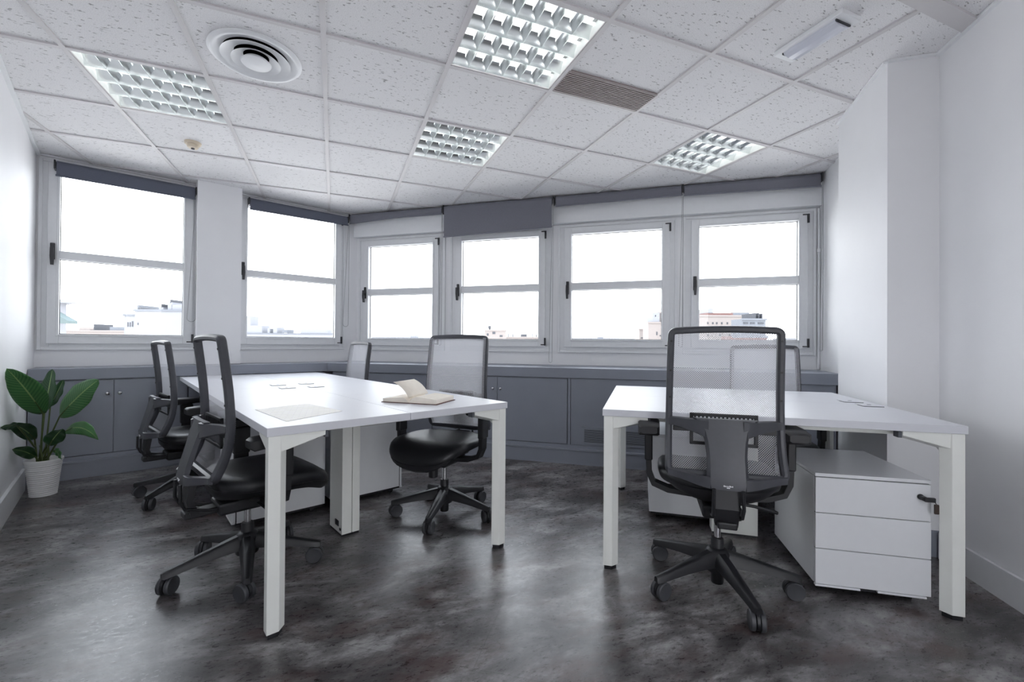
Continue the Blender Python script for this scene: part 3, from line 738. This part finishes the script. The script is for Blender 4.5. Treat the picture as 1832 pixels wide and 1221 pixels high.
# ------------------------------------------------------------------ office chairs (local: facing +y, z = 0 on the floor)
def lerp_tab(tab, z):
    for (z0, v0), (z1, v1) in zip(tab, tab[1:]):
        if z <= z1:
            t = max(0, min(1, (z-z0)/(z1-z0))); return v0+(v1-v0)*t
    return tab[-1][1]
def smooth_tab(tab):
    def f(z):
        s = 0; w = 0
        for k in range(-4, 5):
            g = math.exp(-(k/2.2)**2); s += g*lerp_tab(tab, z+k*.018); w += g
        return s/w
    return f
BY = smooth_tab([(.46, -.205), (.52, -.180), (.58, -.148), (.66, -.128), (.74, -.124), (.86, -.132), (.97, -.145), (1.14, -.168)])   # back profile: y at height z
ZB, ZT = .50, 1.095
def half_w(z): return .222-.010*((z-ZB)/(ZT-ZB))
def make_chair(lift, label, group):
    root = empty('office_chair', (0, 0, 0)); tag(root, label, 'chair', group)
    up = []
    def upper(o): o.location.z = lift; return o
    # back frame: rounded-rectangle loop following the profile
    pts = []
    rc = .032
    def corner(cx, cz, a0):
        for k in range(7):
            a = a0+pi/2*k/6; pts.append((cx+rc*cos(a), cz+rc*sin(a)))
    nS = 14
    wt, wb = half_w(ZT), half_w(ZB)
    corner(wt-rc, ZT-rc, 0)
    for k in range(1, 8): x = (wt-rc)*(1-2*k/8); pts.append((x, ZT+.006*(1-(x/(wt-rc))**2)))
    corner(-wt+rc, ZT-rc, pi/2)
    for k in range(1, nS): z = ZT-rc-(ZT-ZB-2*rc)*k/nS; pts.append((-half_w(z), z))
    corner(-wb+rc, ZB+rc, pi)
    for k in range(1, 6): pts.append(((-wb+rc)+2*(wb-rc)*k/6, ZB))
    corner(wb-rc, ZB+rc, 3*pi/2)
    for k in range(1, nS): z = ZB+rc+(ZT-ZB-2*rc)*k/nS; pts.append((half_w(z), z))
    rings = []
    n = len(pts)
    for i, (x, z) in enumerate(pts):
        x0, z0 = pts[i-1]; x1, z1 = pts[(i+1) % n]
        tx, tz = x1-x0, z1-z0; l = hypot(tx, tz); ix, iz = -tz/l, tx/l          # inward (loop runs counter-clockwise)
        dy = (BY(z+.01)-BY(z-.01))/.02
        wd = .026; yf = .016; yb = -.017
        ring = []
        for (a, yy) in ((.004, yf), (wd-.004, yf), (wd, yf-.005), (wd, yb+.008), (wd-.008, yb), (.008, yb), (0, yb+.008), (0, yf-.005)):
            px, pz = x+ix*a, z+iz*a
            ring.append((px, BY(pz)+yy, pz-dy*yy))
        rings.append(ring)
    up.append(upper(MB().loop(rings).build('back_frame', M_frame, root, smooth=True)))
    # screws on the rear of the frame
    s = MB()
    for sx in (-1, 1):
        for z in (.56, .70, .81, .92, 1.04):
            s.lathe([(.0045, 0), (.0045, .003), (.001, .003)], 10, (sx*(half_w(z)-.014), BY(z)-.0195, z), 'Y')
        s.lathe([(.0045, 0), (.0045, .003), (.001, .003)], 10, (sx*.15, BY(ZB+.015)-.0195, ZB+.016), 'Y')
    up.append(upper(s.build('screws', M_black, root)))
    # net stretched over the front
    def fn(u, v):
        z = ZB+.012+(ZT-.014-ZB-.012)*v; x = (2*u-1)*(half_w(z)-.008)
        return (x, BY(z)+.0175+.006*(1-(2*u-1)**2)*-1, z)
    nt_ = upper(MB().grid(fn, 16, 36).build('backrest_net', M_net, root, smooth=True)); nt_['label'] = 'pale grey woven net'
    # rear spine: plate plus four arms to the frame
    sp = MB()
    PY = lambda z: -.188-.062*max(0, min(1, (.735-z)/.22))
    plate = []
    for z, w in ((.735, .120), (.715, .100), (.69, .086), (.65, .077), (.60, .072), (.55, .072), (.50, .074), (.478, .070)):
        y = PY(z); plate.append([(-w, y+.010, z), (-w+.012, y-.006, z), (0, y-.009, z), (w-.012, y-.006, z), (w, y+.010, z), (w-.01, y+.014, z), (0, y+.010, z), (-w+.01, y+.014, z)])
    sp.loft(plate)
    for sg in (-1, 1):
        def arm(z_in, h_in, z_out, h_out, bow):
            R = []
            for k in range(9):
                t = k/8; x = .062+(half_w(z_out)-.010-.062)*t
                e = t*t*(3-2*t)
                y = (PY(z_in)+.002)*(1-e)+(BY(z_out)-.012)*e
                zc = z_in*(1-t)+z_out*t; h = h_in+(h_out-h_in)*(t**.55)
                zt_ = zc+h/2 if bow < 0 else None
                top = z_in+h_in/2+(z_out+h_out/2-z_in-h_in/2)*t; bot = top-h
                if bow > 0: bot = z_in-h_in/2+(z_out-h_out/2-z_in+h_in/2)*t; top = bot+h
                R.append([(sg*x, y+.006, bot), (sg*x, y-.008, bot+.004), (sg*x, y-.008, top-.004), (sg*x, y+.006, top)])
            sp.loft(R)
        arm(.690, .085, .712, .034, -1); arm(.500, .050, ZB+.016, .032, 1)
    spo = upper(sp.build('back_spine', M_frame, root, smooth=True))
    lg = MB()                                # small white maker's mark near the foot of the plate
    zc = .492; y = PY(.492)-.0098
    for k, (w, h) in enumerate(((.005, .0055), (.0035, .004), (.0035, .004), (.0035, .004), (.0045, .0055), (.0035, .004), (.0035, .0045))):
        x = -.017+k*.0049; lg.box(x, x+w*.85, y-.0006, y+.004, zc, zc+h)
    lg.box(-.006, .005, y-.0006, y+.004, zc-.0052, zc-.0022)
    lgo = lg.build('maker_mark', M_logo, spo); lgo['label'] = 'tiny white print'
    # lumbar pad with ribs, between net and spine
    lp = MB()
    for x0, x1, z0, z1 in ((-.125, .125, .735, .748), (-.125, .125, .62, .632), (-.125, -.112, .62, .748), (.112, .125, .62, .748)):
        lp.box(x0, x1, BY(.68)-.014, BY(.68)-.002, z0, z1, .002)
    for k in range(15): x = -.105+k*.015; lp.box(x-.003, x+.003, BY(.68)-.012, BY(.68)-.003, .69, .738)
    lp.box(-.19, .19, BY(.68)-.012, BY(.68)-.004, .672, .692, .002)
    upper(lp.build('lumbar_support', M_black, root))
    # seat cushion: superellipse rings
    def sup(a, rx, ry, p=.62): return (rx*abs(cos(a))**p*(1 if cos(a) >= 0 else -1), ry*abs(sin(a))**p*(1 if sin(a) >= 0 else -1))
    nA = 40
    def ringat(f, zf, k2=0.0):
        R = []
        for k in range(nA):
            a = 2*pi*k/nA; x, y = sup(a, .243*f, .240*f); yy = y+.085
            fall = max(0, (yy-.16)/.16)
            R.append((x, yy, zf-.062*fall**2+k2*(x/.243)**2))
        return R
    cu = MB()
    cu.loft([ringat(.90, .432), ringat(.975, .440), ringat(1.0, .458), ringat(.985, .478), ringat(.93, .490), ringat(.78, .496), ringat(.5, .495), ringat(.2, .494)])
    upper(cu.build('seat', M_seat, root, smooth=True))
    sh = MB(); sh.loft([ringat(.16, .368), ringat(.35, .368, .02), ringat(.66, .372, .05), ringat(.90, .384, .068), ringat(.985, .412, .052), ringat(.995, .440, .02), ringat(.93, .448, .01)])
    upper(sh.build('seat_shell', M_black, root, smooth=True))
    # tilt mechanism, lever and the rear link bar
    me = MB(); me.box(-.075, .075, -.13, .12, .318, .372, .012); me.box(-.035, .035, -.245, -.10, .325, .352, .006)
    me.loft([[(-.048, -.205, .470), (.048, -.205, .470), (.048, -.232, .475), (-.048, -.232, .475)], [(-.044, -.215, .40), (.044, -.215, .40), (.044, -.240, .40), (-.044, -.240, .40)], [(-.040, -.19, .335), (.040, -.19, .335), (.040, -.22, .330), (-.040, -.22, .330)]])
    me.lathe([(.020, .262), (.027, .266), (.028, .325), (.020, .330)], 20, (0, .125, 0))
    upper(me.build('tilt_mechanism', M_black, root))
    lv = MB(); lv.tube([(.06, .02, .345), (.15, .03, .335), (.215, .04, .32), (.24, .045, .312)], [.006, .007, .009, .007], 8); upper(lv.build('lever', M_black, root, smooth=True))
    lk = MB()
    for sg in (-1, 1): lk.tube([(sg*.05, -.262, .482), (sg*.052, -.262, .41), (sg*.05, -.245, .375), (sg*.045, -.16, .350), (sg*.04, -.10, .345)], .0065, 8)
    upper(lk.build('link_bar', M_black, root, smooth=True))
    # armrests
    for sg in (-1, 1):
        ar = MB()
        path = [(.10, .365), (.20, .372), (.262, .395), (.281, .44), (.284, .52), (.284, .645)]
        R = []
        for i, (x, z) in enumerate(path):
            j0, j1 = path[max(i-1, 0)], path[min(i+1, len(path)-1)]
            tx, tz = j1[0]-j0[0], j1[1]-j0[1]; l = hypot(tx, tz); nx, nz = -tz/l, tx/l
            w, t = .032, .012
            R.append([(sg*(x+nx*t), -w+.05, z+nz*t), (sg*(x+nx*t), w+.05, z+nz*t), (sg*(x-nx*t), w+.05, z-nz*t), (sg*(x-nx*t), -w+.05, z-nz*t)])
        ar.loft(R); ar.box(sg*.284-.017, sg*.284+.017, .012, .088, .50, .635, .006)
        ao = upper(ar.build('armrest', M_black, root, bevel=.003))
        pd = MB(); P = []
        for y, w, h0, h1 in ((-.085, .034, .640, .670), (-.07, .044, .630, .678), (.0, .046, .638, .682), (.10, .046, .645, .680), (.18, .042, .646, .674), (.205, .028, .652, .664)):
            P.append([(sg*.284-w, y, h0+.005), (sg*.284-w+.008, y, h0), (sg*.284+w-.008, y, h0), (sg*.284+w, y, h0+.005), (sg*.284+w, y, h1-.006), (sg*.284+w-.008, y, h1), (sg*.284-w+.008, y, h1), (sg*.284-w, y, h1-.006)])
        pd.loft(P); pd.build('arm_pad', M_black, ao, smooth=True)
    # gas lift
    g = MB(); g.lathe([(.014, .20), (.014, .335)], 20); upper(g.build('gas_lift', M_chrome, root, smooth=True))
    b = MB(); b.lathe([(.024, .020), (.026, .025), (.026, .205), (.023, .212), (.001, .212)], 24); cb_ = b.build('column_cover', M_black, root, smooth=True)
    return root, upper
def finish_base(root, th):
    """five-star base and casters turned by th in the chair's own frame"""
    b = MB(); b.lathe([(.046, .075), (.050, .09), (.050, .150), (.040, .165), (.027, .172)], 24)
    for k in range(5):
        a = th+2*pi*k/5; d = Vector((cos(a), sin(a), 0)); s = Vector((-d.y, d.x, 0)); R = []
        for r, z, w, h in ((.03, .132, .034, .062), (.09, .125, .030, .050), (.17, .112, .025, .038), (.25, .096, .020, .030), (.302, .086, .018, .026), (.315, .084, .012, .022)):
            c = d*r+Vector((0, 0, z))
            R.append([c-s*w+Vector((0, 0, -h/2)), c+s*w+Vector((0, 0, -h/2)), c+s*w*.75+Vector((0, 0, h*.3)), c+s*w*.4+Vector((0, 0, h/2)), c-s*w*.4+Vector((0, 0, h/2)), c-s*w*.75+Vector((0, 0, h*.3))])
        b.loft(R)
    b.build('star_base', M_black, root, smooth=True)
    rnd = random.Random(int(th*1000)+5)
    for k in range(5):
        a = th+2*pi*k/5; r = .302
        ca = a+rnd.uniform(-1.1, 1.1)
        c = MB(); c.tube([(0, 0, .045), (0, 0, .082)], .008, 10)
        c.lathe([(.010, -.006), (.036, -.005), (.036, .005), (.010, .006)], 20, (-.014, 0, .039), 'Y')
        co = c.build('caster', M_black, root, smooth=True); co.location = (r*cos(a), r*sin(a), 0); co.rotation_euler = (0, 0, ca)
        for sg in (-1, 1):
            w = MB(); w.lathe([(.006, sg*.007), (.032, sg*.007), (.0365, sg*.010), (.0365, sg*.022), (.033, sg*.026), (.014, sg*.023), (.004, sg*.023)], 28, (-.014, 0, .0365), 'Y')
            w.build('wheel', M_wheel, co, smooth=True)
CG1, CG2 = 'mesh chairs around the long desk', 'mesh chairs at the right desk'
CHAIRS = [  # x, y, facing(deg), caster angle world(deg), lift, label, group
    (1.597, -.836, 51.0, 176.9, .015, 'black mesh office chair seen from behind, in front of the two-place desk', CG2),
    (-.301, .075, 25.0, -9.0, -.030, 'black mesh office chair seen side-on just behind the front leg of the four-place desk', CG1),
    (.693, .381, 225.0, -48.5, -.005, 'black mesh office chair turned beside the open book', CG1),
    (-.850, 1.345, 27.0, 171.0, -.055, 'black mesh office chair close to the potted plant, beside the long desk', CG1),
    (.13, 1.80, 199.0, 30.0, -.050, 'black mesh office chair mostly hidden beyond the long desk, by the window corner', CG1),
    (2.73, -.205, 229.0, 50.0, -.055, 'black mesh office chair on the window side of the two-place desk, seen through another chair', CG2)]
first = None
for (x, y, fa, ca, lift, lab, grp) in CHAIRS:
    rz = radians(fa-90)
    if first is None:
        ch, _ = make_chair(lift, lab, grp); first = ch
        protos = list(ch.children)
    else:
        ch = first.copy(); COL.objects.link(ch); ch['label'] = lab; ch['group'] = grp
        for p in protos:
            c = p.copy(); COL.objects.link(c); c.parent = ch
            if p.location.z != 0 or not p.name.startswith('column'): c.location.z = lift
            if p.name.startswith('column_cover'): c.location.z = 0
            for q in p.children:
                d = q.copy(); COL.objects.link(d); d.parent = c
    ch.location = (x, y, 0); ch.rotation_euler = (0, 0, rz)
    finish_base(ch, radians(ca)-rz)

# ------------------------------------------------------------------ things on the desks
pv = [(.065, .50), (.088, .10), (.344, .225), (.303, .575)]
root = MB(); root.prism([on_desk(D1, *q)[:2] for q in pv], HT+.0002, HT+.0014)
o = root.build('printed_sheet', M_print); tag(o, 'large white printed sheet lying on the front corner of the long desk', 'paper')

bk = empty('open_book', (.405, -.055, HT+.0005), radians(-40)); tag(bk, 'open book with brown cover and one leaf standing up, on the long desk', 'book')
BW, BD = .150, .200
m = MB(); m.box(-BW-.006, -.004, -.003, BD+.003, 0, .003); m.box(.004, BW+.006, -.003, BD+.003, 0, .003); m.box(-.004, .004, -.003, BD+.003, 0, .003); m.build('cover', M_cover, bk)
def block(sg, name, hh):
    top = []
    for k in range(13):
        t = k/12; x = sg*(.002+t*(BW-.004)); z = .004+hh*(min(1, t*5)**.6)*(1-.35*t**2); top.append((x, z))
    R = [[(x, y, z) for x, z in top]+[(top[-1][0], y, .0032), (top[0][0], y, .0032)] for y in (0, BD)]
    mm_ = MB(); mm_.loft(R); return mm_.build(name, M_page, bk)
block(-1, 'page_block', .024); block(1, 'page_block', .030)
def leafpage(u, v):
    a = u; return (-.002-.052*a-.035*a*a, BD*v, .028+.105*a-.030*a*a)
pg = MB().grid(leafpage, 10, 2).build('raised_page', M_page, bk, smooth=True, solid=.0012)

# ------------------------------------------------------------------ potted plant
PC = Vector((-1.742, 1.670, 0))
pr_ = Vector((cos(YAW), -sin(YAW), 0)); pf_ = Vector((sin(YAW), cos(YAW), 0))
plant = empty('potted_plant', PC); tag(plant, 'leafy green plant in a ribbed white pot by the left wall', 'potted plant')
m = MB(); prof = []
hp = .245
for k in range(60):
    t = k/59; r = .066+.024*t; prof.append((r+.0022*sin(t*2*pi*17), .002+hp*.93*t))
prof += [(.095, hp*.935), (.097, hp*.96), (.096, hp), (.090, hp), (.088, hp-.03)]
m.lathe([(.02, .0)]+prof, 48, caps=False); m.build('pot', M_pot, plant, smooth=True)
m = MB(); m.lathe([(.0875, hp-.030), (.05, hp-.024), (.001, hp-.026)], 32, caps=False); m.build('soil', M_soil, plant, smooth=True)
def loc(px, py, dd):                         # photo point at the plant's distance plus dd -> plant frame
    return deep(px, py, 2.93+dd)-PC
def leaf(base, tip, width, lift, side, mt, fold=.25, root_px=None):
    b, t = Vector(base), Vector(tip); ax = (t-b); Ln = ax.length; ax.normalize()
    sd = Vector(side); sd = (sd-ax*sd.dot(ax)).normalized(); nrm = sd.cross(ax).normalized()
    def fn(u, v):
        s = (v-.5)*2
        wv = width*max(0.0, sin(pi*min(1, u*.97+.015)**.8))**.75
        if u > .995: wv = width*.01
        p = b+ax*(u*Ln)+Vector((0, 0, 1))*lift*4*u*(1-u)
        return p+sd*(s*wv)+nrm*(fold*abs(s)*wv*.6+.004*sin(u*17+s*2)*abs(s))
    MB().grid(fn, 22, 8, True).build('leaf', mt, plant, smooth=True, solid=.0012)
    g = loc(*root_px) if root_px else loc(76+random.uniform(-10, 10), 835, 0.0)
    mid = (g+b)*.5; mid.x = g.x*.45+b.x*.55; mid.y = g.y*.45+b.y*.55; mid.z = g.z*.42+b.z*.58
    s = MB(); s.tube([g, g*.55+mid*.45, mid, mid*.4+b*.6, b, b+ax*(Ln*.25)+Vector((0, 0, 1))*lift*.75], [.006, .0055, .005, .0045, .004, .0025], 8); s.build('stem', M_stem, plant, smooth=True)
R_, F_ = pr_, pf_
upv = Vector((0, 0, 1))
leaf(loc(77, 740, -.05), loc(12, 660, -.43), .072, .015, upv*.9+R_*.8, M_leafl, .25)
leaf(loc(80, 738, .0), loc(94, 661, .06), .062, .0, R_, M_leafd, .35)
leaf(loc(90, 728, .06), loc(114, 680, .12), .040, .0, R_*.8-upv*.4, M_leafd, .4)
leaf(loc(107, 745, .0), loc(176, 680, -.10), .078, .015, upv*.75-R_*.55, M_leafl, .2)
leaf(loc(115, 773, -.02), loc(176, 787, -.16), .044, .050, upv*.8+F_*.3, M_leafl, .3)
leaf(loc(88, 797, -.08), loc(112, 768, -.12), .048, .010, R_*.5+upv*.3, M_leafd, .25)
leaf(loc(62, 786, -.04), loc(18, 760, -.36), .044, .02, upv*.7+R_*.6, M_leafd, .35)
leaf(loc(30, 762, -.28), loc(2, 765, -.50), .026, .004, upv*.5+R_*.3+F_*.3, M_leafd, .3, (62, 800, -.05))
leaf(loc(63, 818, -.03), loc(22, 805, -.26), .036, .012, upv*.75+R_*.3, M_leafd, .3)
leaf(loc(96, 806, .0), loc(110, 822, -.10), .022, .012, upv*.6+R_*.3, M_leafl, .3)
for k, (x0, x1) in enumerate(((72, 74), (85, 88), (80, 70))):
    s = MB(); a, b_ = loc(x0, 835, -.01*k), loc(x1, 785+6*k, -.02*k); s.tube([a, (a+b_)/2, b_], [.007, .006, .001], 8); s.build('shoot', M_stem, plant, smooth=True)

# ------------------------------------------------------------------ the town outside
def building(px0, px1, py_top, depth, label, wall, thick=2.5, py_bot=640, extra=None, windows=(), rot=0.0):
    a, b = deep(px0, 607, depth), deep(px1, 607, depth)
    z1 = deep((px0+px1)/2, py_top, depth).z; z0 = deep((px0+px1)/2, py_bot, depth).z
    ang = atan2(b.y-a.y, b.x-a.x)+rot; w = (Vector((b.x, b.y))-Vector((a.x, a.y))).length
    root = empty('building', (a.x, a.y, z0), ang); tag(root, label, 'building', 'buildings of the town outside')
    h = z1-z0
    MB().box(0, w, 0, thick, 0, h).build('wall', wall, root)
    k = w/(px1-px0)
    m = MB(); m.box(-.1, w+.1, -.1, .12, h-.15, h+.06); m.build('parapet', M_bgrey if wall is not M_bp else M_bp, root)
    for (wx, wy, ww, wh) in windows:
        x = (wx-px0)*k; z = h-(wy-py_top)*k
        m = MB(); m.box(x, x+ww*k, -.06, .1, z-wh*k, z); m.build('window', M_bdark, root)
    if extra: extra(root, w, h, k, px0, py_top)
    return root
def boxes(lst, mt, name):
    def f(root, w, h, k, px0, pyt):
        for (x0, x1, y0, y1, mm, nm) in lst:
            m = MB(); m.box((x0-px0)*k, (x1-px0)*k, .1, 3, h-(y1-pyt)*k, h-(y0-pyt)*k); m.build(nm, mm, root)
    return f
building(241, 345, 555, 46, 'large white block with rooftop chimneys, seen through the leftmost window', M_bw, extra=boxes([(243, 245, 546, 556, M_bgrey, 'chimney'), (247, 251, 551, 556, M_bdark, 'chimney'), (282, 290, 550, 557, M_bw, 'roof_hut'), (298, 306, 541, 557, M_bw, 'roof_hut'), (305, 345, 545, 557, M_bw, 'penthouse'), (286, 287, 544, 551, M_bdark, 'aerial'), (302, 304, 536, 542, M_bdark, 'chimney')], None, None), windows=((246, 578, 1.5, 4),))
building(222, 242, 563, 47, 'narrow windowed side wing beside the large white block', M_bw, windows=((228, 577, 1.5, 8), (232, 577, 1.5, 8), (236, 575, 2, 10)), thick=6)
building(112, 225, 592, 60, 'low cream roofline through the bottom of the leftmost window', M_bp, extra=boxes([(140, 166, 586, 593, M_bp, 'roof_hut'), (160, 168, 590, 592, M_bdark, 'roof_unit'), (195, 224, 585, 593, M_bgrey, 'roof_hut'), (166, 167, 580, 590, M_bdark, 'aerial')], None, None))
building(437, 598, 597, 90, 'pale distant skyline through the second window from left', M_bw, extra=boxes([(438, 447, 566, 598, M_bw, 'tower'), (447, 468, 583, 598, M_bw, 'roof_hut'), (478, 482, 588, 598, M_bw, 'chimney'), (488, 495, 586, 598, M_bw, 'roof_hut'), (504, 513, 590, 596, M_bgrey, 'billboard'), (537, 585, 589, 598, M_bw, 'roof_hut')], None, None))
building(660, 780, 604, 110, 'faint distant rooftops through the third window from left', M_bw, extra=boxes([(734, 744, 600, 605, M_bw, 'roof_hut')], None, None))
building(867, 905, 591, 70, 'small pink rooftop house with a dish through the fourth window from left', M_bp, windows=((871, 597, 3, 4), (881, 594, 5, 4), (894, 600, 5, 3)), extra=boxes([(873, 877, 583, 588, M_bdark, 'satellite_dish'), (874.5, 875.5, 588, 591, M_bdark, 'mast'), (885, 885.7, 573, 591, M_bdark, 'aerial')], None, None))
building(826, 968, 603, 80, 'low reddish parapets beneath the small pink rooftop house', M_bp, extra=boxes([(908, 910, 597, 604, M_bgrey, 'chimney'), (916, 919, 598, 604, M_bgrey, 'chimney'), (932, 943, 598, 604, M_bdark, 'roof_unit'), (953, 954, 596, 604, M_bgrey, 'chimney'), (960, 961, 598, 604, M_bgrey, 'chimney')], None, None))
building(1160, 1196, 577, 60, 'stepped cream block through the second window from the right', M_bp, extra=boxes([(1168, 1184, 560, 578, M_bw, 'stair_tower'), (1180, 1196, 558, 578, M_bp, 'penthouse'), (1172, 1174, 564, 567, M_bdark, 'window'), (1161, 1163, 578, 580, M_bdark, 'awning')], None, None), windows=((1174, 594, 2, 6), (1180, 600, 3, 2)))
building(1144, 1162, 589, 66, 'lower cream annex left of the stepped block', M_bp, windows=((1147, 604, 3, 2),))
building(1022, 1146, 606, 120, 'faint far rooftops below the sky through the window over the vented panel', M_bw, extra=boxes([(1072, 1080, 603, 607, M_bgrey, 'roof_unit')], None, None))
building(1249, 1342, 565, 55, 'cream apartment block with a brick-red top storey through the rightmost window', M_bp, extra=boxes([(1264, 1312, 560, 566, M_brick, 'top_storey'), (1312, 1341, 559, 568, M_bgrey, 'top_storey'), (1266, 1276, 552, 561, M_bw, 'roof_hut')], None, None), windows=tuple((x, 577, 2.2, 3.5) for x in (1265, 1274, 1281, 1290, 1300, 1314, 1320))+tuple((x, 599, 2.2, 3) for x in (1265, 1287, 1304)))
building(1328, 1370, 571, 49, 'grey balconied block right of the brick-red top storey', M_bgrey, extra=boxes([(1352, 1353, 560, 572, M_bdark, 'aerial'), (1358, 1359, 560, 572, M_bdark, 'aerial'), (1364, 1365, 561, 572, M_bdark, 'aerial')], None, None), windows=((1330, 577, 8, 3), (1342, 577, 8, 3), (1356, 577, 10, 3)))
building(1312, 1372, 602, 43, 'low red brick wall below the balconied block', M_brick)
building(1395, 1440, 606, 90, 'faint far rooftop at the right edge of the rightmost window', M_bw)
# neighbouring balcony with its awning, close to the left window
bal = empty('balcony', deep(96, 700, 22)); tag(bal, 'neighbouring white balcony with a green awning at the edge of the leftmost window', 'balcony')
k = 22/FPX
bal.rotation_euler = (0, 0, -YAW)
m = MB(); m.box(-12*k, 10*k, 0, .3, 0, 164*k); m.build('wall', M_bw, bal)
m = MB(); m.loft([[(-12*k, -.1, 152*k), (14*k, -.1, 158*k), (32*k, -.1, 158*k), (32*k, -.1, 161*k), (14*k, -.1, 163*k), (-12*k, -.1, 165*k)], [(-12*k, .5, 152*k), (14*k, .5, 158*k), (32*k, .5, 158*k), (32*k, .5, 161*k), (14*k, .5, 163*k), (-12*k, .5, 165*k)]]); m.build('slab', M_bw, bal)
m = MB(); m.loft([[(8*k, y, 143*k), (42*k, y, 125*k), (42*k, y, 120*k), (8*k, y, 121*k)] for y in (-.5, -.02)]); m.build('awning', M_awn, bal)
